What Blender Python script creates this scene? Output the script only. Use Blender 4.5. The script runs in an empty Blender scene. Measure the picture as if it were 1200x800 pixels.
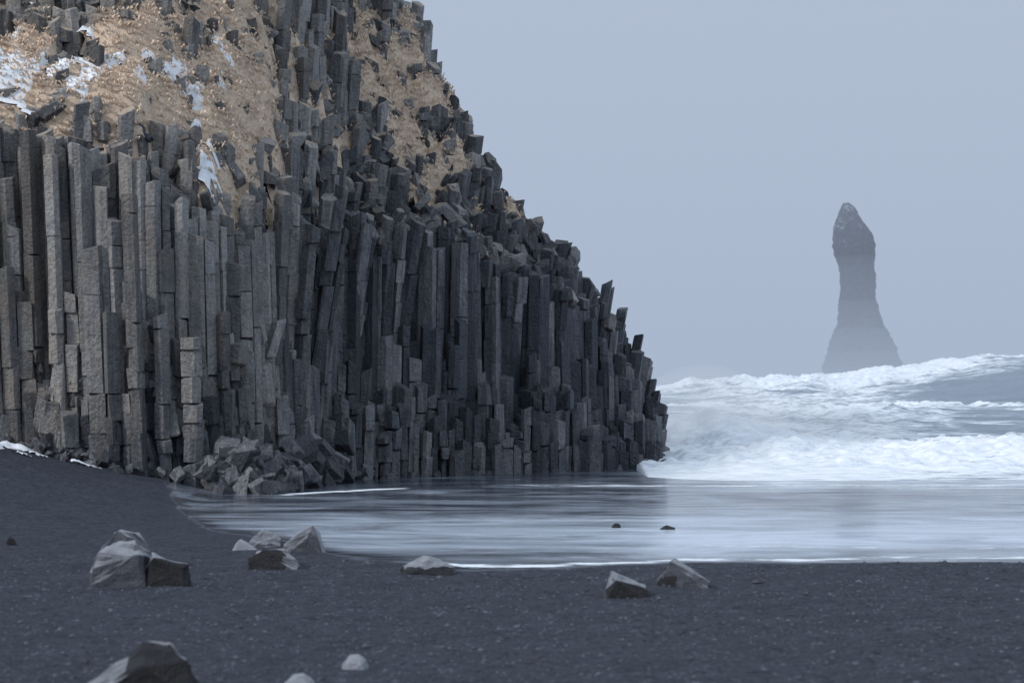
import bpy, bmesh, math, random
import numpy as np
from mathutils import Vector, Matrix, noise, Euler
random.seed(7); np.random.seed(7)
scene=bpy.context.scene
F=2833.0; CH=3.0; HOR=450.0
def wx(px,Y): return (px-600)/F*Y
def wz(py,Y): return CH+(HOR-py)/F*Y
def gd(py): return F*CH/(py-HOR)

# ---------------------------------------------------------------- noise
def _h(xi,yi,s):
    v=np.sin(xi*127.1+yi*311.7+s*74.7)*43758.5453
    return v-np.floor(v)
def vn(x,y,s=0):
    x=np.asarray(x,float); y=np.asarray(y,float)
    xi=np.floor(x); yi=np.floor(y); fx=x-xi; fy=y-yi
    fx=fx*fx*(3-2*fx); fy=fy*fy*(3-2*fy)
    a=_h(xi,yi,s)*(1-fx)+_h(xi+1,yi,s)*fx
    b=_h(xi,yi+1,s)*(1-fx)+_h(xi+1,yi+1,s)*fx
    return (a*(1-fy)+b*fy)*2-1
def fbm(x,y,s=0,o=4):
    t=0; a=1; n=0
    for i in range(o):
        xr=x*.8-y*.6 if i%2 else x; yr=x*.6+y*.8 if i%2 else y
        t=t+a*vn(xr*(2**i)+i*17.3,yr*(2**i)+i*9.1,s+i); n+=a; a*=.5
    return t/n
def sst(a,b,x):
    t=np.clip((np.asarray(x,float)-a)/(b-a),0,1); return t*t*(3-2*t)

# ---------------------------------------------------------------- helpers
def mesh_obj(name,verts,faces,mat=None,smooth=False,attrs=None,parent=None):
    me=bpy.data.meshes.new(name)
    me.from_pydata([tuple(v) for v in verts] if not isinstance(verts,np.ndarray) else verts.tolist(),[],faces)
    me.update()
    if attrs:
        for k,v in attrs.items():
            a=me.attributes.new(k,'FLOAT','POINT'); a.data.foreach_set('value',np.asarray(v,dtype=np.float32))
    ob=bpy.data.objects.new(name,me); scene.collection.objects.link(ob)
    if mat: me.materials.append(mat)
    if smooth: me.polygons.foreach_set('use_smooth',[True]*len(me.polygons))
    if parent: ob.parent=parent
    return ob
def grid_faces(nx,ny,mask=None):
    i=np.arange(nx-1)[None,:]; j=np.arange(ny-1)[:,None]
    a=(j*nx+i).ravel(); f=np.stack([a,a+1,a+1+nx,a+nx],1)
    if mask is not None: f=f[mask.ravel()]
    return f.tolist()

class NT:
    def __init__(s,name):
        s.m=bpy.data.materials.new(name); s.m.use_nodes=True; s.t=s.m.node_tree; s.t.nodes.clear()
        s.out=s.n('ShaderNodeOutputMaterial')
    def n(s,t,**k):
        nd=s.t.nodes.new(t)
        for a,b in k.items(): setattr(nd,a,b)
        return nd
    def l(s,a,b): s.t.links.new(a,b)
    def setin(s,sock,v):
        if hasattr(v,'is_output'): s.l(v,sock)
        else: sock.default_value=v
    def pos(s,scale=(1,1,1)):
        g=s.n('ShaderNodeNewGeometry'); m=s.n('ShaderNodeMapping'); m.inputs['Scale'].default_value=scale
        s.l(g.outputs['Position'],m.inputs['Vector']); return m.outputs[0]
    def noise(s,scale,detail=4,rough=.55,vec=None,dist=0):
        nd=s.n('ShaderNodeTexNoise'); nd.inputs['Scale'].default_value=scale; nd.inputs['Detail'].default_value=detail
        nd.inputs['Roughness'].default_value=rough; nd.inputs['Distortion'].default_value=dist
        s.l(vec if vec is not None else s.pos(),nd.inputs['Vector']); return nd.outputs['Fac']
    def ramp(s,v,a,b,c0=0.,c1=1.):
        nd=s.n('ShaderNodeMapRange'); nd.clamp=True
        nd.inputs[1].default_value=a; nd.inputs[2].default_value=b; nd.inputs[3].default_value=c0; nd.inputs[4].default_value=c1
        s.l(v,nd.inputs[0]); return nd.outputs[0]
    def math(s,op,a,b=0.0):
        nd=s.n('ShaderNodeMath',operation=op); s.setin(nd.inputs[0],a); s.setin(nd.inputs[1],b); return nd.outputs[0]
    def mix(s,f,a,b,bt='MIX'):
        nd=s.n('ShaderNodeMix',data_type='RGBA',blend_type=bt)
        s.setin(nd.inputs[0],f)
        for sock,v in ((nd.inputs[6],a),(nd.inputs[7],b)):
            if hasattr(v,'is_output'): s.l(v,sock)
            else: sock.default_value=(*v,1)
        return nd.outputs[2]
    def attr(s,name):
        nd=s.n('ShaderNodeAttribute'); nd.attribute_name=name; return nd.outputs['Fac']
    def nz(s):
        g=s.n('ShaderNodeNewGeometry'); x=s.n('ShaderNodeSeparateXYZ'); s.l(g.outputs['Normal'],x.inputs[0]); return x.outputs[2]
    def posz(s,i=2):
        g=s.n('ShaderNodeNewGeometry'); x=s.n('ShaderNodeSeparateXYZ'); s.l(g.outputs['Position'],x.inputs[0]); return x.outputs[i]
    def bump(s,h,strength,dist):
        b=s.n('ShaderNodeBump'); s.setin(b.inputs['Strength'],strength); b.inputs['Distance'].default_value=dist
        s.l(h,b.inputs['Height']); return b.outputs[0]
    def bsdf(s,col,rough,normal=None,spec=.5):
        b=s.n('ShaderNodeBsdfPrincipled')
        if hasattr(col,'is_output'): s.l(col,b.inputs['Base Color'])
        else: b.inputs['Base Color'].default_value=(*col,1)
        s.setin(b.inputs['Roughness'],rough); s.setin(b.inputs['Specular IOR Level'],spec)
        if normal is not None: s.l(normal,b.inputs['Normal'])
        s.l(b.outputs[0],s.out.inputs['Surface']); return b

# ---------------------------------------------------------------- materials
def mat_basalt():
    t=NT('basalt')
    pale=t.attr('pale'); rnd=t.attr('rnd')
    n1=t.noise(1.6,4,.65); n2=t.noise(9,4,.7); ns=t.noise(3.0,3,.6,t.pos((3,3,.35)))
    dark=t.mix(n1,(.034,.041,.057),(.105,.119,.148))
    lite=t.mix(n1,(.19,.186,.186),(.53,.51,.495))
    f=t.math('ADD',pale,t.math('MULTIPLY',t.math('SUBTRACT',rnd,.5),.8))
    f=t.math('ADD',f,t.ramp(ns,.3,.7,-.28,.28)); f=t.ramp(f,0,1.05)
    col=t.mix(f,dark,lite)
    oc=t.math('MULTIPLY',t.ramp(t.noise(.8,3,.6),.46,.66),pale)
    col=t.mix(t.math('MULTIPLY',oc,.45),col,(.29,.225,.165))
    col=t.mix(t.ramp(n2,.35,.75,.0,.75),col,t.mix(.65,col,(.02,.02,.024)))
    vv=t.n('ShaderNodeVectorMath'); vv.operation='SCALE'; t.l(col,vv.inputs[0]); t.l(t.ramp(rnd,.15,.85,.60,1.25),vv.inputs['Scale']); col=vv.outputs[0]
    up=t.ramp(t.nz(),.5,.85); hi=t.ramp(t.posz(),7.5,11.)
    lm=t.math('MULTIPLY',t.math('MULTIPLY',up,hi),t.ramp(t.noise(1.1,3),.42,.55))
    col=t.mix(t.math('MULTIPLY',lm,.85),col,(.55,.43,.32))
    t.bsdf(col,t.ramp(f,0,1,.42,.85),t.bump(n2,1.0,.15),.4)
    return t.m
BAS=mat_basalt()

def mat_boulder(name,base,tint,top=None,rough=.6):
    t=NT(name)
    n=t.noise(5,5,.65); n2=t.noise(28,4,.7)
    c=t.mix(n,base,tint)
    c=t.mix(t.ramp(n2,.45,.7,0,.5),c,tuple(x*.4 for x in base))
    if top: c=t.mix(t.math('MULTIPLY',t.ramp(t.nz(),.25,.8),t.ramp(n,.3,.55,.45,1)),c,top)  # dry tops, with light from above put into the paler colour
    t.bsdf(c,rough,t.bump(t.math('ADD',n2,n),1.0,.045),.4); return t.m
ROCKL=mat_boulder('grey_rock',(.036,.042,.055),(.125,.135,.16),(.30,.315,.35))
ROCKD=mat_boulder('wet_shade_black_rock',(.008,.008,.011),(.022,.022,.027),None,.5)  # wet black rock; on boulders it also paints shade by face direction
ROCKW=mat_boulder('pale_rock',(.24,.26,.30),(.42,.44,.48))

def mat_sand():
    t=NT('black_sand')
    wet=t.attr('wet'); fo=t.attr('foam'); sh=t.attr('film_sheen')
    st=t.noise(1.0,4,.6,t.pos((.12,.8,1)))
    w=t.ramp(t.math('ADD',wet,t.ramp(st,.3,.7,-.28,.28)),.30,.62)
    fine=t.noise(8,5,.85); mid=t.noise(1.3,4,.6)
    gr=t.n('ShaderNodeTexVoronoi'); gr.inputs['Scale'].default_value=20; t.l(t.pos(),gr.inputs['Vector'])
    c=t.mix(t.ramp(fine,.35,.65),(.010,.013,.021),(.080,.091,.122))
    sp=t.ramp(gr.outputs['Color'],.60,.95,0,.36)
    c=t.mix(sp,c,(.14,.152,.19))
    c=t.mix(t.ramp(mid,.35,.7,0,.5),c,(.022,.026,.038))
    cw=t.mix(st,(.020,.025,.036),(.05,.06,.082))
    # thin milky backwash; wet sand's sky sheen is painted into its pale colour
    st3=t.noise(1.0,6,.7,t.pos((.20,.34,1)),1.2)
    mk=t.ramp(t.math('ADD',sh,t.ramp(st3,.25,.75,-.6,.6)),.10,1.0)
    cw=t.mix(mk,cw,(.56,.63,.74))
    col=t.mix(w,c,cw)
    st2=t.noise(1.0,5,.65,t.pos((.14,.6,1)),.8)
    rw=t.ramp(st2,.3,.7,.08,.32)
    ff=t.ramp(t.math('ADD',fo,t.ramp(t.noise(2.2,6,.7,t.pos((.5,1.2,1))),.3,.7,-.4,.4)),.42,.70)
    col=t.mix(ff,col,(.80,.84,.89))
    rough=t.n('ShaderNodeMix',data_type='FLOAT'); t.l(w,rough.inputs[0]); rough.inputs[2].default_value=.85; t.l(rw,rough.inputs[3])
    r2=t.n('ShaderNodeMix',data_type='FLOAT'); t.l(ff,r2.inputs[0]); t.l(rough.outputs[0],r2.inputs[2]); r2.inputs[3].default_value=.8
    spec=t.ramp(w,0,1,.25,.9)
    h=t.math('ADD',fine,t.math('MULTIPLY',mid,1.5))
    bs=t.ramp(w,0,.8,1.0,.010)
    t.bsdf(col,r2.outputs[0],t.bump(h,bs,.10),spec)
    return t.m
SAND=mat_sand()

def mat_sea():
    t=NT('sea_surface')
    fo=t.attr('foam')
    s1=t.noise(.45,6,.72,t.pos((.5,1.1,1.6)),1.0); s2=t.noise(1.9,5,.75,t.pos((.6,1.2,1.3)),.6)
    k=t.math('ADD',t.math('MULTIPLY',s1,.6),t.math('MULTIPLY',s2,.4))
    f=t.math('ADD',fo,t.math('MULTIPLY',t.math('SUBTRACT',k,.5),5.0)); f=t.ramp(f,.15,.8)
    water=t.mix(s1,(.13,.17,.225),(.26,.32,.39))
    foam=t.mix(t.ramp(s2,.30,.58),(.60,.66,.76),(.90,.925,.96))
    col=t.mix(f,water,foam)
    r=t.ramp(f,0,1,.3,.9)
    t.bsdf(col,r,t.bump(k,.8,.4),.35); return t.m
SEA=mat_sea()
def mat_grass(name,a,b,c):
    t=NT(name); n=t.noise(1.3,5,.7); n2=t.noise(12,4,.7)
    col=t.mix(t.ramp(n,.3,.7),a,b); col=t.mix(t.ramp(n2,.4,.7,0,.6),col,c)
    t.bsdf(col,.95,t.bump(n2,.6,.12),.1); return t.m
GRS=mat_grass('dead_grass_turf',(.43,.34,.265),(.82,.65,.50),(.31,.24,.185))
BLD=mat_grass('dead_grass_blades',(.68,.54,.43),(.88,.73,.59),(.72,.58,.47))
def mat_snow():
    t=NT('snow'); n=t.noise(6,5,.7); t.bsdf(t.mix(n,(.70,.74,.80),(.86,.87,.9)),.8,t.bump(n,.6,.05),.2); return t.m
SNOW=mat_snow()
def mat_stack():
    t=NT('sea_stack_rock'); n=t.noise(.16,8,.7); n2=t.noise(.5,6,.7,t.pos((1,1,2.2)))
    c=t.mix(n,(.020,.027,.040),(.075,.088,.115)); c=t.mix(t.ramp(n2,.45,.7,0,.5),c,(.11,.12,.15))
    sn=t.math('MULTIPLY',t.ramp(t.nz(),.35,.6),t.ramp(t.noise(.35,4),.50,.58))
    c=t.mix(t.math('MULTIPLY',sn,t.ramp(t.posz(),24,32,0,.6)),c,(.55,.6,.67))
    t.bsdf(c,.85,t.bump(n2,1,1.),.2); return t.m
STK=mat_stack()
SKYH=(.400,.476,.615)
def mat_mist(name,d,L=SKYH):
    # dense overcast air: absorption, its in-scattered daylight put in as emission
    t=NT(name); ab=t.n('ShaderNodeVolumeAbsorption'); ab.inputs['Color'].default_value=(0,0,0,1); ab.inputs['Density'].default_value=d
    em=t.n('ShaderNodeEmission'); em.inputs['Color'].default_value=(*L,1); em.inputs['Strength'].default_value=d
    ad=t.n('ShaderNodeAddShader'); t.l(ab.outputs[0],ad.inputs[0]); t.l(em.outputs[0],ad.inputs[1])
    t.l(ad.outputs[0],t.out.inputs['Volume'])
    try: t.m.cycles.emission_sampling='NONE'
    except Exception: pass
    return t.m

# ---------------------------------------------------------------- terrain functions
FX=[-30,-14,-9,-7.7,-6.9,-5.7,-3,1,4,5.8,6.15,6.6]
FY=[65.5,67,67.3,68.3,71,76,79,83,86.3,88.5,92,130]
def Yf(X): return np.interp(X,FX,FY)+.35*vn(np.asarray(X)*.55,0*np.asarray(X),99)
T1X=[-30,-14.4,-11,-9.5,-8,-6.8,-3,-1,1,2.6,4,5,5.8,6.3]
T1Z=[11,10.3,9.7,8.3,7.4,7.2,7.9,7.6,6.8,5.6,3.9,2.2,.7,.3]
sil=[(380,-90,95),(445,0,94),(480,30,93),(500,90,92),(530,130,91),(560,190,90),(582,240,89),(620,268,88),(665,300,88),(700,350,88),(735,400,88),(752,450,88.5),(770,500,88.5),(782,545,88.5)]
CX=[wx(p,Y) for p,y,Y in sil]; CZ=[wz(y,Y) for p,y,Y in sil]
def near_edge(X):
    return np.interp(X,[-40,-9.5,-7.6,-6.2,-4.2,-3,-.8,3,9,15,40],[90,66,56,49.5,46,42.5,39.4,40.2,41.2,41.5,43])+.7*fbm(X*.35,X*0,77,4)
def ground(X,Y):
    X=np.asarray(X,float); Y=np.asarray(Y,float)
    z=0.235*np.maximum(0,-7.9-X)**0.95*sst(44,68,Y)
    z=np.minimum(z,2.2)
    z=z+0.05*fbm(X*.25,Y*.25,3,3)*(1-sst(-1.5,1.5,Y-near_edge(X)))
    sea=np.maximum(0,Y-(76+1.2*vn(X*.15,Y*0,8)))*sst(4,9,X)
    z=z-np.minimum(sea*.05,4)
    z=z-np.minimum(np.maximum(0,Y-100)*.05,4)
    return z
def smoothH(X,Y):
    X=np.asarray(X,float);Y=np.asarray(Y,float)
    k=1-.22*sst(-8.5,-5,X); s=(Y-Yf(X))*k
    t1=np.interp(X,T1X,T1Z)
    sl=.86+.20*sst(-8.5,-4.5,X)
    bench=sst(-7.5,-5.5,X)*1.5*sst(.8,2.2,s)*(1-sst(3.2,6.5,s))
    h=t1+np.maximum(0,s-.8)*sl-bench
    cap=np.interp(X,CX,CZ)
    return np.minimum(h,cap),s,t1,cap

# ---------------------------------------------------------------- basalt cliff
a=0.42
pts=[];idx={}
j=0;Y=62.0
while Y<99:
    i=0;X=-21.0+(a/2 if j%2 else 0)
    while X<7.0:
        pts.append((X+random.uniform(-.14,.14),Y+random.uniform(-.14,.14))); idx[(i,j)]=len(pts)-1
        X+=a;i+=1
    Y+=a*.87;j+=1
P=np.array(pts); X=P[:,0];Y=P[:,1]
hs,s,t1,cap=smoothH(X,Y)
rn=np.random.rand(len(P)); rn2=np.random.rand(len(P))
clus=vn(X*1.15,Y*1.15,11); clus2=vn(X*.45,Y*.45,12)
st=1.9
ph=hs+1.2*clus2
ter=np.floor(ph/st)*st+.5*st-1.0*clus2*.4+.3*clus
lf=sst(-9.5,-11.5,X)
H=np.where(s>1.3, .25*hs+.75*ter, t1+(.6-.3*lf)*clus+(.7-.3*lf)*(rn-.5)-((.55-.35*lf)*(np.floor((1.3-s)*2)))*(rn>.35))
jum=np.where(X>-7.0,np.exp(-((s-3.0)/2.2)**2),.35)*(s>1.1)
H=H+jum*1.3*(rn2-.6)
brk=(s<1.0)&(vn(X*.8,Y*.8,21)+.55*(rn-.5)>.33+.15*lf)
H=np.where(brk,H*(.5+.42*rn2),H)
H=np.minimum(H+.4*(rn-.5)*(s>1.3),cap+.25*clus+.4*(rn-.5))
right=X>-7.2
f0=s<0.15
stubR=2.3+1.2*s+1.0*clus+.9*(rn-.5)
stubL=np.where(rn2<.35,2.0+2.2*s+1.6*clus+1.5*(rn-.5),H*(.45+.55*rn))
tier2=np.where(right&(s>=0.15)&(s<.55),np.minimum(H,3.8+1.6*clus+1.4*(rn-.5)),H)
H=np.where(f0,np.minimum(np.where(right,stubR,stubL),H),tier2)
smin=np.where(right,-.95,-.35)+.35*clus2
keep=(s>smin)&(H>.15)&(Y<98)
g0=ground(X,Y)
H=np.maximum(H,g0+.1)
inv={v:k for k,v in idx.items()}
H0=H.copy()
for k in range(len(P)):
    if s[k]>1.3:
        ci,cj=inv[k]; nb=[H0[idx[q]] for q in ((ci-1,cj),(ci+1,cj),(ci,cj-1),(ci,cj+1)) if q in idx]
        if len(nb)>2: nb.sort(); H[k]=min(H[k],nb[1]+.65+.5*rn[k])
V=[];Fc=[];A_r=[];A_d=[]
leanX=.035*vn(X*.12,Y*.12,31)+.025*vn(X*.5,Y*.5,32); leanY=.03*vn(X*.12,Y*.12,33)
def clip(poly,mx,my,nx,ny):
    out=[];n=len(poly)
    for q in range(n):
        p0=poly[q];p1=poly[(q+1)%n]
        d0=(p0[0]-mx)*nx+(p0[1]-my)*ny; d1=(p1[0]-mx)*nx+(p1[1]-my)*ny
        if d0<=0: out.append(p0)
        if (d0<0)!=(d1<0) and d0!=d1:
            tt=d0/(d0-d1); out.append((p0[0]+(p1[0]-p0[0])*tt,p0[1]+(p1[1]-p0[1])*tt))
    return out
offs=[(di,dj) for di in (-2,-1,0,1,2) for dj in (-2,-1,0,1,2) if (di,dj)!=(0,0)]
U=random.uniform
for k in np.nonzero(keep)[0]:
    ci,cj=inv[k]; x0,y0=pts[k]
    poly=[(x0-.5,y0-.5),(x0+.5,y0-.5),(x0+.5,y0+.5),(x0-.5,y0+.5)]
    lo=H[k]
    for di,dj in offs:
        n=idx.get((ci+di,cj+dj))
        if n is None: continue
        lo=min(lo,H[n] if keep[n] else g0[k])
        qx,qy=pts[n]; poly=clip(poly,(x0+qx)/2,(y0+qy)/2,qx-x0,qy-y0)
    pp=[]
    for q in poly:
        if not pp or math.hypot(q[0]-pp[-1][0],q[1]-pp[-1][1])>.05: pp.append(q)
    if math.hypot(pp[0][0]-pp[-1][0],pp[0][1]-pp[-1][1])<.05: pp.pop()
    n=len(pp)
    if n<3: continue
    cx=sum(p[0] for p in pp)/n; cy=sum(p[1] for p in pp)/n
    top=H[k]; bot=max(g0[k]-.4,min(lo,top)-1.2)
    upper=s[k]>1.3
    z=bot; cr=random.random()
    lj=.05+.13*jum[k]
    lx=leanX[k]+(U(-lj,lj*1.2) if upper else U(-.010,.010)); ly=leanY[k]+(U(-lj,lj) if upper else 0)
    base_x=leanX[k]*(bot-4); base_y=leanY[k]*(bot-4)
    px0=U(-.02,.02); py0=U(-.07,.05); csc=U(.90,.985)
    jz=[(U(-.014,.014),U(-.014,.014)) for _ in pp]
    while z<top-.05:
        low = z<(1.6 if x0>-7.5 else 3.8)+1.5*clus[k]+.8*clus2[k]
        L=U(.35,1.5) if low else (U(.45,1.5) if upper else (U(.9,3.4) if random.random()<.75 else U(.3,.8)))
        if top-(z+L)<.25: L=top-z
        z1=z+L; last=z1>=top-.05
        jj=.026 if low else (.022+.025*jum[k] if upper else .006)
        sc=csc-abs(random.gauss(0,jj*1.2)); dx=px0+random.gauss(0,jj);dy=py0+random.gauss(0,jj*2)
        rot=random.gauss(0,.08 if low else (.05+.1*jum[k] if upper else .008)); cr_,sr=math.cos(rot),math.sin(rot)
        gm_=.5 if low else .2
        gx=U(-gm_,gm_);gy=U(-gm_,gm_)
        if last: m=.6 if (upper or low) else .45; gx=U(-m,m);gy=U(-m,m)
        bv=(.012+.02*random.random()) if (low or upper) else U(.006,.02)
        b0=len(V)
        jm=.038 if low else .010
        jit=[(U(-jm,jm)+q[0],U(-jm,jm)+q[1]) for q in jz]
        jit2=[(j_[0]+U(-jm,jm)*1.2,j_[1]+U(-jm,jm)*1.2) for j_ in jit]
        rr=min(1,max(0,cr*.75+random.random()*.25))
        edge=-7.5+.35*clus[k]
        d=1.0 if x0<edge else max(.08,1-(x0-edge)/.9)  # paler left of the corner, darker right of it
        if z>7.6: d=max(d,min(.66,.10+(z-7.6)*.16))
        if x0<-7.6 and z<2.4: d*=.30+.28*max(0,z)  # lower left wall darker towards the base
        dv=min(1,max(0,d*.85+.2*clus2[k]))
        e1=.05 if (low or upper) else .022
        for (zz,ss,tp,jt) in ((z,sc-e1,0,jit),(z+bv,sc,0,jit),(z1-bv*1.2,sc,1,jit2),(z1,sc-(.07 if last else e1),1,jit2)):
            for q,(px,py) in enumerate(pp):
                ux=(px-cx)*ss; uy=(py-cy)*ss
                vx=ux*cr_-uy*sr; vy=ux*sr+uy*cr_
                zt=zz+(gx*vx+gy*vy if tp else 0)
                V.append((cx+vx+dx+jt[q][0]+base_x+lx*(zt-bot),cy+vy+dy+jt[q][1]+base_y+ly*(zt-bot),zt))
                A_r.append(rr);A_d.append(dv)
        for r in range(3):
            for q in range(n):
                q2=(q+1)%n; Fc.append((b0+r*n+q,b0+r*n+q2,b0+(r+1)*n+q2,b0+(r+1)*n+q))
        Fc.append(tuple(b0+3*n+q for q in range(n)))
        z=z1
cliff=mesh_obj('basalt_column_cliff',V,Fc,BAS,attrs={'rnd':A_r,'pale':A_d})
print('cliff verts',len(V))

gx_=np.arange(-21,6.4,.5); gy_=np.arange(66,98,.5); GX,GY=np.meshgrid(gx_,gy_)
h2,s2,_,_=smoothH(GX,GY); cz=np.where(s2>1.6,h2-2.6,-1.0)
core=mesh_obj('cliff_core',np.stack([GX.ravel(),GY.ravel(),cz.ravel()],1),grid_faces(len(gx_),len(gy_)),BAS,
   attrs={'rnd':np.full(GX.size,.5),'pale':np.full(GX.size,.4)},parent=cliff)

# ---------------------------------------------------------------- rubble
V=[];Fc=[];A_r=[];A_d=[]
def block(c,size,pale,stretch=1.0,tilt=1.2,eul=None,nn=None):
    n=nn or random.choice((4,5,5,6)); R=Euler(eul or (U(-tilt,tilt),U(-tilt,tilt),U(0,6.3))).to_matrix()
    b0=len(V); ang0=U(0,6.3); ring=[]
    for q in range(n):
        an=ang0+(q+U(-.3,.3))*2*math.pi/n; ring.append((math.cos(an)*size*.5*U(.7,1.2),math.sin(an)*size*.5*U(.7,1.2)))
    L=size*U(.5,1.1)*stretch; g1=U(-.6,.6);g2=U(-.6,.6); r_=random.random()
    for zz,ss in ((-L/2,.88),(-L/2+.04,1),(L/2-.04,.92),(L/2,.82)):
        for x_,y_ in ring:
            v=R@Vector((x_*ss,y_*ss,zz+g1*x_+(g2*y_ if zz>0 else 0))); V.append((c[0]+v.x,c[1]+v.y,c[2]+v.z)); A_r.append(r_);A_d.append(pale)
    for r in range(3):
        for q in range(n):
            q2=(q+1)%n; Fc.append((b0+r*n+q,b0+r*n+q2,b0+(r+1)*n+q2,b0+(r+1)*n+q))
    Fc.append(tuple(b0+3*n+q for q in range(n))); Fc.append(tuple(b0+n-1-q for q in range(n)))
for _ in range(190):
    t=random.random(); bx=-8.3+t*2.9; by=66.7+ (max(0,t-.4)/.6)**1.2*8
    d=abs(random.gauss(0,.4)); z=U(0,max(.15,1.3*(1-d)))
    block((bx+U(-.3,.3)+d*.3,by-d*.9+.4,z+.0),U(.3,.95),U(.0,.2))
for _ in range(520):
    x=U(-16,5.9); y=float(Yf(x))-abs(random.gauss(0,.45))+.05
    block((x,y,float(ground(x,y))+U(-.05,.25)),U(.12,.45),U(.0,.25) if x>-7.5 else U(.05,.4))
for _ in range(170):
    x=U(-15.5,-7.0); y=float(Yf(x))+U(-.05,.4); z=1.0+abs(random.gauss(0,1.5))
    block((x,y,z),U(.35,.7),U(.35,.9) if z>1.8 else U(.05,.4),1.9,.3)
for _ in range(800):
    x=U(-20,1.5); y=float(Yf(x))+U(1.2,14); h_,s_,_,c_=smoothH(x,y)
    if h_>=c_-.05 and random.random()<.85: continue
    block((x,y,float(h_)+U(-.5,.2)),U(.15,.55),U(.25,.8),1.5)
# jumbled broken column heads on the bench above the main wall
for _ in range(380):
    x=U(-6.8,2.2); sx_=U(1.0,5.5); y=float(Yf(x))+sx_/.75; h_,s_,_,c_=smoothH(x,y)
    if float(h_)>float(c_)-.1 and random.random()<.5: continue
    block((x,y,float(h_)+U(-.4,.15)),U(.3,.6),U(.15,.6),1.9,.75)
# leaning blocks along the skyline
for px,py,sz,ry in ((556,192,.75,.35),(566,200,.8,.5),(574,214,.85,.3),(582,232,.6,.6),(612,268,.7,.45),(622,272,.75,.3),(636,292,.55,.2),(656,294,.7,.35),(668,302,.6,.5),(528,128,.6,.3),(543,160,.55,.4),(505,86,.55,.2),(690,338,.45,.4),(715,372,.45,.3)):
    Yc=88.5; block((wx(px,Yc),Yc-.3,wz(py+7,Yc)),sz,U(.15,.5),2.0,eul=(U(-.25,.25),ry,U(-.4,.4)),nn=6)
mesh_obj('basalt_rubble',V,Fc,BAS,attrs={'rnd':A_r,'pale':A_d})

# ---------------------------------------------------------------- dead grass turf + blades
gx_=np.arange(-21,1,.16); gy_=np.arange(67,98,.16); GX,GY=np.meshgrid(gx_,gy_)
h2,s2,_,cp2=smoothH(GX,GY)
def gmask(X,Y,h):
    return fbm(X*.62+2,Y*.62,41,4)*2.3+1.1*fbm(X*1.7,Y*1.7,47,3)+ (sst(8.0,13.0,h)-.70)*1.1+.20*sst(-6,-9,X)-.3*sst(-3.5,-1.5,X)-1.0*sst(-12.0,-13.5,X)*sst(12.8,13.8,h)+.40*np.exp(-((X+6.6)/1.8)**2)*sst(10.5,13,h)
gm=gmask(GX,GY,h2)
gz=h2-.05+np.clip(gm,-1,.35)*1.3+.22*fbm(GX*1.6,GY*1.6,43,3)+.14*fbm(GX*4,GY*4,44,2)-1.0*(1-sst(1.1,2.3,s2))
turf=mesh_obj('dead_grass',np.stack([GX.ravel(),GY.ravel(),gz.ravel()],1),
  grid_faces(len(gx_),len(gy_),(s2[:-1,:-1]>1.15)&(gm[:-1,:-1]>-.5)),GRS,smooth=True)
V=[];Fc=[]
cand=np.argwhere((gm>-.25)&(s2>1.3)&(GY<92))
sel=cand[np.random.randint(0,len(cand),50000)]
for (r,c) in sel:
    x=GX[r,c]+U(-.08,.08);y=GY[r,c]+U(-.08,.08);z=gz[r,c]
    an=U(0,6.28);w=U(.006,.014);L=U(.06,.20);b=len(V)
    ex=U(-.08,.08);ey=-U(.0,.14)
    V+= [(x-w*math.cos(an),y-w*math.sin(an),z-.03),(x+w*math.cos(an),y+w*math.sin(an),z-.03),(x+ex,y+ey,z+L*.75),(x+ex*1.9,y+ey*2,z+L*.55)]
    Fc+= [(b,b+1,b+2),(b+1,b+3,b+2)]
mesh_obj('grass_blades',V,Fc,BLD,parent=turf)
sm=fbm(GX*1.5,GY*1.5,51,4)*1.4+.85*sst(-9.8,-12.2,GX)*np.exp(-((h2-11.7)/1.1)**2)-.54
sz=np.maximum(gz,h2+.0)+.06+.15*fbm(GX*2,GY*2,52,2)
mesh_obj('snow_patch',np.stack([GX.ravel(),GY.ravel(),(sz+np.minimum(sm,0)*1.2).ravel()],1),
  grid_faces(len(gx_),len(gy_),(sm[:-1,:-1]>-.08)&(s2[:-1,:-1]>1.3)&(GX[:-1,:-1]<-8.5)),SNOW,smooth=True)
gx_=np.arange(-22,-11.0,.1); gy_=np.arange(64.0,67.8,.08); GX2,GY2=np.meshgrid(gx_,gy_)
sm2=fbm(GX2*1.6,GY2*2.4,61,4)*1.0+.60*sst(-12.2,-14.6,GX2)-.30-.5*np.abs(GY2-66.3)/1.3
mesh_obj('snow_patch',np.stack([GX2.ravel(),GY2.ravel(),(ground(GX2,GY2)+.04+.30*np.clip(sm2,-.4,.6)).ravel()],1),
  grid_faces(len(gx_),len(gy_),sm2[:-1,:-1]>-.1),SNOW,smooth=True)

# ---------------------------------------------------------------- ground
def axis(*segs):
    out=[]
    for a_,b_,st_ in segs: out+=list(np.arange(a_,b_,st_))
    return np.array(out)
ax=axis((-6000,-400,700),(-400,-40,30),(-40,-16,2),(-16,18,.16),(18,60,2),(60,400,30),(400,6001,700))
ay=axis((-3000,-100,500),(-100,8,9),(8,20,1),(20,50,.12),(50,92,.25),(92,140,3),(140,800,60),(800,8001,900))
GX,GY=np.meshgrid(ax,ay); gz=ground(GX,GY)
edge=near_edge(GX)
dryz=1-sst(-1.0,.8,GY-edge)
def lumps(X,Y): return .05*fbm(X*1.1,Y*1.1,71,3)+.04*fbm(X*3.2,Y*2.2,72,4)
gz=gz+np.where((GY<70)&(GY>15),lumps(GX,GY)*dryz,0)
wet=sst(-1.0,1.2,GY-edge)*.85
def line(yc,w): return np.exp(-((GY-yc)/w)**2)
e2=edge+.9+.35*fbm(GX*.8,GX*0,73,3)
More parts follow.
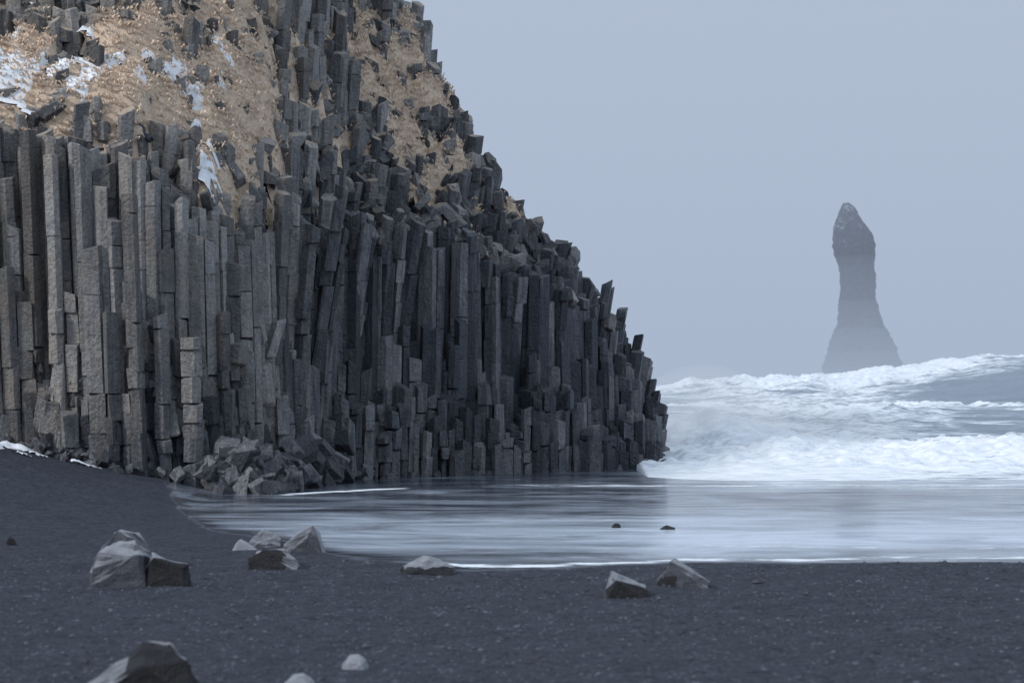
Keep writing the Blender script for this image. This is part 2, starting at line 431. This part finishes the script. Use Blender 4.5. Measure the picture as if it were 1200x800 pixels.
foam=.92*line(e2,.42)*sst(-2.6,-1.0,GX)*(.80+.40*fbm(GX*.5,GX*0,74,3))
foam=foam+.85*line(66.2+np.maximum(0,GX+6)*1.3+.4*fbm(GX,GX*0,75,3),.7)*sst(-6.6,-6,GX)*sst(-2.4,-3.6,GX)
foam=foam+.60*line(72.0+.8*fbm(GX*.3,GX*0,78,3),.9)*sst(-4,3,GX)
foam=foam+.42*line(44.5+.7*fbm(GX*.25,GX*0,66,3),.5)*sst(1,4,GX)
foam=foam+.68*sst(73.0,77,GY+2.2*fbm(GX*.3,GX*0,79,4))*sst(3.5,7.5,GX)
film_sheen=.74*np.exp(-((GY-50-1.5*vn(GX*.1,GX*0,95))/8.5)**2)*sst(-9,-3,GX)+.42*sst(60,76,GY)*sst(2,9,GX)+.14  # backwash film with painted sheen, strongest in a mid-beach band
film_sheen=film_sheen*sst(0,2.5,GY-edge)
mesh_obj('black_sand_beach',np.stack([GX.ravel(),GY.ravel(),gz.ravel()],1),grid_faces(len(ax),len(ay)),SAND,smooth=True,attrs={'wet':wet.ravel(),'foam':foam.ravel(),'film_sheen':film_sheen.ravel()})

V=[];Fc=[]
for _ in range(22000):
    y=20+22*random.random()**1.1; x=U(-.24,.24)*y
    if y>39 and y>float(near_edge(np.array(x)))-.3: continue
    r=abs(random.gauss(0,.012))+.006
    if random.random()<.012: r*=2.2
    b=len(V)
    V+=[(x,y,r*.8)]+[(x+r*U(.8,1.4)*math.cos(q*1.2566+U(-.2,.2)),y+r*U(.8,1.4)*math.sin(q*1.2566),U(0,.3)*r) for q in range(5)]
    Fc+=[(b,b+1+q,b+1+(q+1)%5) for q in range(5)]
PX=np.array(V); PX[:,2]+=ground(PX[:,0],PX[:,1])+lumps(PX[:,0],PX[:,1])
t=NT('pebble'); t.bsdf(t.mix(t.ramp(t.noise(3.5,2),.4,.68),(.016,.019,.029),(.095,.105,.135)),.7); PEB=t.m
mesh_obj('beach_pebbles',PX,Fc,PEB)

# ---------------------------------------------------------------- sea
def seaH(X,Y):
    m1=1.8*fbm(X*.09,X*0,81,3); m2=4*fbm(X*.05,X*0,82,3); m3=6*fbm(X*.03,X*0,83,3)
    g=lambda u,a,b: np.exp(-(np.where(u<0,u/a,u/b))**2)
    r1=g(Y-90-m1,8.5,9); r2=g(Y-122-m2,20,14); r3=g(Y-195-m3,36,40)
    a3=np.interp(X,[-50,12,20,30,37,44,60,90],[3,3.0,3.3,4.3,5.5,5.2,4.4,5])
    h=(.60+.45*fbm(X*.22,X*0,93,3))*r1*sst(4.2,8.5,X-(Y-86)*.05)+1.75*r2+a3*r3*(.93+.14*fbm(X*.12,Y*.02,84,4))
    sp=np.exp(-((X-7.6)/2.2)**2-((Y-98)/4)**2); h=h+1.6*sp*(.7+.5*fbm(X*.7,Y*.5,94,3))
    foam=.30+.92*g(Y-84.5-m1,8,8)+.65*g(Y-126-m2,10,9)*(.55+.45*sst(26,10,X))+.60*g(Y-190-m3,10,16)+1.0*sp+.36*sst(30,14,X*120/Y)
    foam=foam+.9*fbm(X*.12,Y*.06,85,4)-.32*g(Y-104-m2,8,10)*sst(10,18,X)-.30*g(Y-165-m3,16,14)*sst(18,30,X)
    lum=sst(.2,.9,foam)*sst(77,84,Y)
    h=h+lum*(.34*np.abs(fbm(X*.5,Y*.3,87,4))*1.6+.16*np.abs(fbm(X*1.6,Y*1.0,88,4))*1.5) + .14*fbm(X*.35,Y*.35,89,4)*sst(80,90,Y)
    h=h+.5*lum*np.exp(-((Y-190-m3)/9)**2)*np.maximum(0,fbm(X*.35,Y*.1,96,4)+.1)*1.6
    return h,foam
ax=axis((-100,3,4),(3,30,.14),(30,50,.25),(50,110,2)); ay=axis((74,105,.16),(105,160,.35),(160,262,.8))
GX,GY=np.meshgrid(ax,ay); h,fo=seaH(GX,GY)
h=h*sst(74,84,GY)-.12*(1-sst(74.0,78,GY+2.6*fbm(GX*.25,GX*0,90,4)))
h=np.where((GX<4.4)&(GY<101),-1.5,h)
h=h-6*sst(235,262,GY)
sea=mesh_obj('sea',np.stack([GX.ravel(),GY.ravel(),h.ravel()],1),grid_faces(len(ax),len(ay)),SEA,smooth=True,attrs={'foam':fo.ravel()})
ax=axis((-7000,-300,500),(-300,300,4),(300,7001,500)); ay=axis((238,600,4),(600,9001,400))
GX,GY=np.meshgrid(ax,ay); h=1.1+.9*fbm(GX*.02,GY*.05,91,4)*sst(9000,500,GY)-1.5*sst(245,238,GY)
fo=.25+.5*fbm(GX*.02,GY*.03,92,3)
mesh_obj('open_sea',np.stack([GX.ravel(),GY.ravel(),h.ravel()],1),grid_faces(len(ax),len(ay)),SEA,smooth=True,attrs={'foam':fo.ravel()},parent=sea)

# ---------------------------------------------------------------- sea stack
D=500.; prof=[(239,989,994),(243,986,1000),(250,983,1006),(258,980,1011),(268,977,1018),(278,977,1023),(290,977,1025),(300,980,1026),(312,984,1025),(335,985,1026),(350,984,1025),(362,982,1029),(380,980,1036),(395,976,1043),(410,972,1050),(425,968,1057),(440,966,1063),(460,963,1069)]
NR=150;NS=120;V=[]
ys=np.linspace(239,460,NR); xl=np.interp(ys,[p[0] for p in prof],[p[1] for p in prof]); xr=np.interp(ys,[p[0] for p in prof],[p[2] for p in prof])
for r in range(NR):
    z=wz(ys[r],D); cx=wx((xl[r]+xr[r])/2,D); hw=(xr[r]-xl[r])/2/F*D
    for q in range(NS):
        an=2*math.pi*q/NS; c_,s_=math.cos(an),math.sin(an)
        n_=noise.fractal(Vector((c_*1.8,s_*1.8,z*.21)),.9,2,6)*.10+noise.fractal(Vector((c_*5,s_*5,z*.8)),.8,2,4)*.06-.07*abs(noise.noise(Vector((c_*3.5,s_*3.5,z*.10))))+.02
        rr=1+n_*(1 if r>2 else .3)
        V.append((cx+hw*c_*rr,D+hw*.85*s_*rr,z+noise.noise(Vector((c_*2.5,s_*2.5,7)))*.8*(r<8)))
Fc=[(r*NS+q,(r+1)*NS+q,(r+1)*NS+(q+1)%NS,r*NS+(q+1)%NS) for r in range(NR-1) for q in range(NS)]
Fc.append(tuple(range(NS)))
mesh_obj('sea_stack',V,Fc,STK)

# ---------------------------------------------------------------- boulders
def hull_rock(name,loc,pts_,mats,darkf=None,seed=0,amp=.02,bev=.018):
    bm=bmesh.new()
    for p in pts_: bm.verts.new(p)
    r=bmesh.ops.convex_hull(bm,input=bm.verts)
    bmesh.ops.delete(bm,geom=[g for g in r['geom_interior'] if isinstance(g,bmesh.types.BMVert)],context='VERTS')
    bmesh.ops.dissolve_limit(bm,angle_limit=.12,verts=bm.verts,edges=bm.edges)
    bmesh.ops.bevel(bm,geom=list(bm.edges),offset=bev,segments=1,affect='EDGES')
    bmesh.ops.triangulate(bm,faces=bm.faces)
    bmesh.ops.subdivide_edges(bm,edges=[e for e in bm.edges if e.calc_length()>.1],cuts=3,use_grid_fill=True)
    bm.normal_update()
    if len(mats)>1 and darkf:
        for f in bm.faces:
            c=f.calc_center_median()
            if darkf(f.normal,c): f.material_index=1
    for v in bm.verts:
        n_=noise.fractal(Vector(v.co)*5+Vector((seed*3.1,seed,0)),1,2,4)
        v.co+=v.normal*n_*amp
    me=bpy.data.meshes.new(name); bm.to_mesh(me); bm.free()
    for m in mats: me.materials.append(m)
    ob=bpy.data.objects.new(name,me); ob.location=loc; scene.collection.objects.link(ob); return ob
def rock(name,x0,x1,yt,yb,shape,mats,darkf=None,seed=0,depth=.8,sink=.06,**k):
    Yd=gd(yb); w=(x1-x0)/F*Yd; hh=(yb-yt)/F*Yd; cx=wx((x0+x1)/2,Yd)
    zg=float(ground(cx,Yd+depth*w/2))
    P_=[((p[0]-.5)*w,p[1]*depth*w,p[2]*(hh+sink)) for p in shape]
    return hull_rock(name,(cx,Yd,zg-sink),P_,mats,darkf,seed,amp=k.get('amp',.045*max(.4,w)),bev=k.get('bev',.010*max(.5,w)))
dkf=lambda n,c: n.y<-.35 and n.z<.45  # front faces take the black slot: shade put into colour
S_A=[(.0,.3,0),(.05,0,.0),(.95,0,0),(1,.5,0),(.5,1,0),(.03,.2,.5),(.15,.25,.78),(.1,.05,.45),(.9,.1,.72),(.7,.4,1.),(.3,.6,.95),(.95,.7,.6),(.75,0,.72)]
S_A2=[(0,.2,0),(.1,0,0),(.9,0,0),(1,.5,0),(.4,1,0),(.0,.2,.6),(.25,0,.9),(.15,.5,1),(.95,.2,.72),(.98,.5,.4),(.7,.8,.6),(.85,.05,.62)]
S_B=[(0,.2,0),(.1,0,0),(.95,0,0),(1,.5,0),(.5,1,0),(.02,.1,.55),(.3,.1,1),(.75,.2,.88),(1,.1,.35),(.6,.8,.9),(.1,.6,.7)]
S_C=[(0,.2,0),(.1,0,0),(.98,0,0),(1,.5,.0),(.5,1,0),(.03,.2,.4),(.3,.1,.5),(.72,.15,1),(.5,.5,.95),(.9,.1,.42),(.55,.0,.55),(.85,.6,.7)]
S_F=[(0,.3,.0),(.1,0,0),(.95,0,0),(1,.5,0),(.5,1,0),(.05,.2,.4),(.3,.3,.8),(.45,.4,1),(.95,.2,.6),(.8,.6,.6),(.35,0,.3)]
S_G=[(0,.3,0),(.08,0,0),(.9,0,0),(1,.5,0),(.5,1,0),(.02,.1,.4),(.3,.2,.95),(.2,.6,1),(.98,.1,.45),(.9,.6,.5),(.25,0,.8)]
S_H=[(0,.3,0),(.1,0,0),(.9,0,0),(1,.5,0),(.5,1,0),(0,.2,.3),(.22,.1,.95),(.3,.3,1),(.98,.1,.28),(.4,.7,.8),(1,.5,.25)]
S_I=[(0,.3,0),(.05,0,0),(.95,0,0),(1,.5,0),(.5,1,0),(.0,.2,.2),(.35,.2,.62),(.52,.35,1),(.75,.3,.92),(.9,.1,.7),(.98,.4,.3),(.6,.8,.8),(.55,0,.6)]
S_J=[(0,.3,0),(.2,0,0),(.8,0,0),(1,.4,0),(.5,1,0),(.05,.3,.5),(.3,.1,.6),(.3,.4,.95),(.6,.3,1),(.85,.3,.75),(.95,.3,.4),(.6,.8,.8),(.7,.05,.5)]
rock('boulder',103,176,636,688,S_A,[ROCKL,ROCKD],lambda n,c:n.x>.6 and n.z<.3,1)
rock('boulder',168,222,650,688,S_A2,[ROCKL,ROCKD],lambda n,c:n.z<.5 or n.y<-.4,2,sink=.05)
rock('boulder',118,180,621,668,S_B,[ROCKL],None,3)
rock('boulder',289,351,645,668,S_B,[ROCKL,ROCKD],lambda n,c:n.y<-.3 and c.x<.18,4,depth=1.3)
rock('boulder',330,382,615,648,S_C,[ROCKL,ROCKW],lambda n,c:n.x>.35 and n.y<0 and n.z<.7,5)  # right face paler: the light on it is put into colour
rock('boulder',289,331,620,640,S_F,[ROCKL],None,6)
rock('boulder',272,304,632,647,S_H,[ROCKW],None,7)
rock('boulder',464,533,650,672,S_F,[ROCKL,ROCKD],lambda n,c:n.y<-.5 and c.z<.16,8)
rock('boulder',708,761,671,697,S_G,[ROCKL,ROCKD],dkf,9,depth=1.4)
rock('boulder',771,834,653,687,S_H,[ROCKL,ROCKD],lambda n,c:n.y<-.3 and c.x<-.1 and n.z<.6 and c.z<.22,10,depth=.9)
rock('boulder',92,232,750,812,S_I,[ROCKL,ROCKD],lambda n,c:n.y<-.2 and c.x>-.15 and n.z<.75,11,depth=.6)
rock('pale_stone',399,434,766,783,S_J,[ROCKW],None,12,amp=.012,sink=.05)
rock('pale_stone',330,372,787,804,S_J,[ROCKW],None,13,amp=.012,sink=.05)
rock('dark_stone',717,728,613,618,S_J,[ROCKD],None,14,sink=.02)
rock('dark_stone',773,792,615,620,S_F,[ROCKD],None,15,sink=.02)
rock('dark_stone',8,20,630,637,S_B,[ROCKD],None,16,sink=.02)
rock('dark_stone',775,836,545,553,S_F,[ROCKD],None,17,sink=.2,depth=.4)

# ---------------------------------------------------------------- mist volumes
def box(name,x0,x1,y0,y1,z0,z1,mat):
    v=[(x,y,z) for z in (z0,z1) for y in (y0,y1) for x in (x0,x1)]
    return mesh_obj(name,v,[(0,2,3,1),(4,5,7,6),(0,1,5,4),(2,6,7,3),(0,4,6,2),(1,3,7,5)],mat)
box('sea_mist',-900,900,130,1500,-6,260,mat_mist('mist_air',.0011))
def ell(name,c,r,mat):
    bm=bmesh.new(); bmesh.ops.create_icosphere(bm,subdivisions=5,radius=1)
    for v in bm.verts: v.co=Vector((v.co.x*r[0],v.co.y*r[1],v.co.z*r[2]))
    me=bpy.data.meshes.new(name); bm.to_mesh(me); bm.free(); me.materials.append(mat)
    for p in me.polygons: p.use_smooth=True
    ob=bpy.data.objects.new(name,me); ob.location=c; scene.collection.objects.link(ob)
ML=mat_mist('mist_low',.0021)
for i,(zt,cxx) in enumerate(((6,60),(9,85),(13,70),(18,75),(26,80))):
    ell('spray_mist',(cxx,420+i*3,0),(190-i*4,75,zt),ML)
ell('spray_mist',(7.6,96,1.0),(3.2,4,2.8),mat_mist('mist_spray',.10,(.50,.57,.69)))
ell('spray_mist',(10.,96,.8),(6.0,4,1.8),mat_mist('mist_spray2',.07,(.53,.60,.71)))

# ---------------------------------------------------------------- light
w=bpy.data.worlds.new('World'); scene.world=w; w.use_nodes=True; nt=w.node_tree; nt.nodes.clear()
o=nt.nodes.new('ShaderNodeOutputWorld'); bg=nt.nodes.new('ShaderNodeBackground'); bg.inputs['Strength'].default_value=.1
sky=nt.nodes.new('ShaderNodeTexSky'); sky.sky_type='NISHITA'; sky.sun_disc=False
Ld=Vector((-.78,-.50,.60)).normalized()
sky.sun_elevation=math.asin(Ld.z); sky.sun_rotation=math.atan2(Ld.x,Ld.y); sky.dust_density=3; sky.air_density=1.5
tc=nt.nodes.new('ShaderNodeTexCoord'); sx=nt.nodes.new('ShaderNodeSeparateXYZ'); nt.links.new(tc.outputs['Generated'],sx.inputs[0])
cr=nt.nodes.new('ShaderNodeValToRGB'); nt.links.new(sx.outputs[2],cr.inputs[0])
e=cr.color_ramp.elements; e[0].position=0; e[0].color=(*[c for c in SKYH],1); e[1].position=1; e[1].color=(.72,.86,1.0,1)
x=e.new(.07); x.color=(.475,.55,.675,1); x=e.new(.17); x.color=(.58,.655,.765,1); x=e.new(.5); x.color=(.68,.81,1.0,1)
sc=nt.nodes.new('ShaderNodeVectorMath'); sc.operation='SCALE'; sc.inputs['Scale'].default_value=10; nt.links.new(cr.outputs[0],sc.inputs[0])
mx=nt.nodes.new('ShaderNodeMix'); mx.data_type='RGBA'; mx.inputs[0].default_value=.95
nt.links.new(sky.outputs[0],mx.inputs[6]); nt.links.new(sc.outputs[0],mx.inputs[7])
nt.links.new(mx.outputs[2],bg.inputs['Color']); nt.links.new(bg.outputs[0],o.inputs[0])
sl=bpy.data.lights.new('sun','SUN'); sl.energy=2.1; sl.angle=math.radians(10); sl.color=(1,.97,.94)
so=bpy.data.objects.new('sun',sl); so.rotation_euler=(-Ld).to_track_quat('-Z','Y').to_euler(); scene.collection.objects.link(so)

# ---------------------------------------------------------------- camera
cd=bpy.data.cameras.new('camera'); cam=bpy.data.objects.new('camera',cd); scene.collection.objects.link(cam)
cd.lens=85; cd.sensor_width=36; cd.clip_end=20000; cd.clip_start=.5
cam.location=(0,0,CH); cam.rotation_euler=(math.radians(90)+math.atan(50/F),0,0)
cd.dof.use_dof=True; cd.dof.focus_distance=78; cd.dof.aperture_fstop=1.8
scene.camera=cam
scene.view_settings.view_transform='Standard'; scene.view_settings.look='None'; scene.view_settings.exposure=0
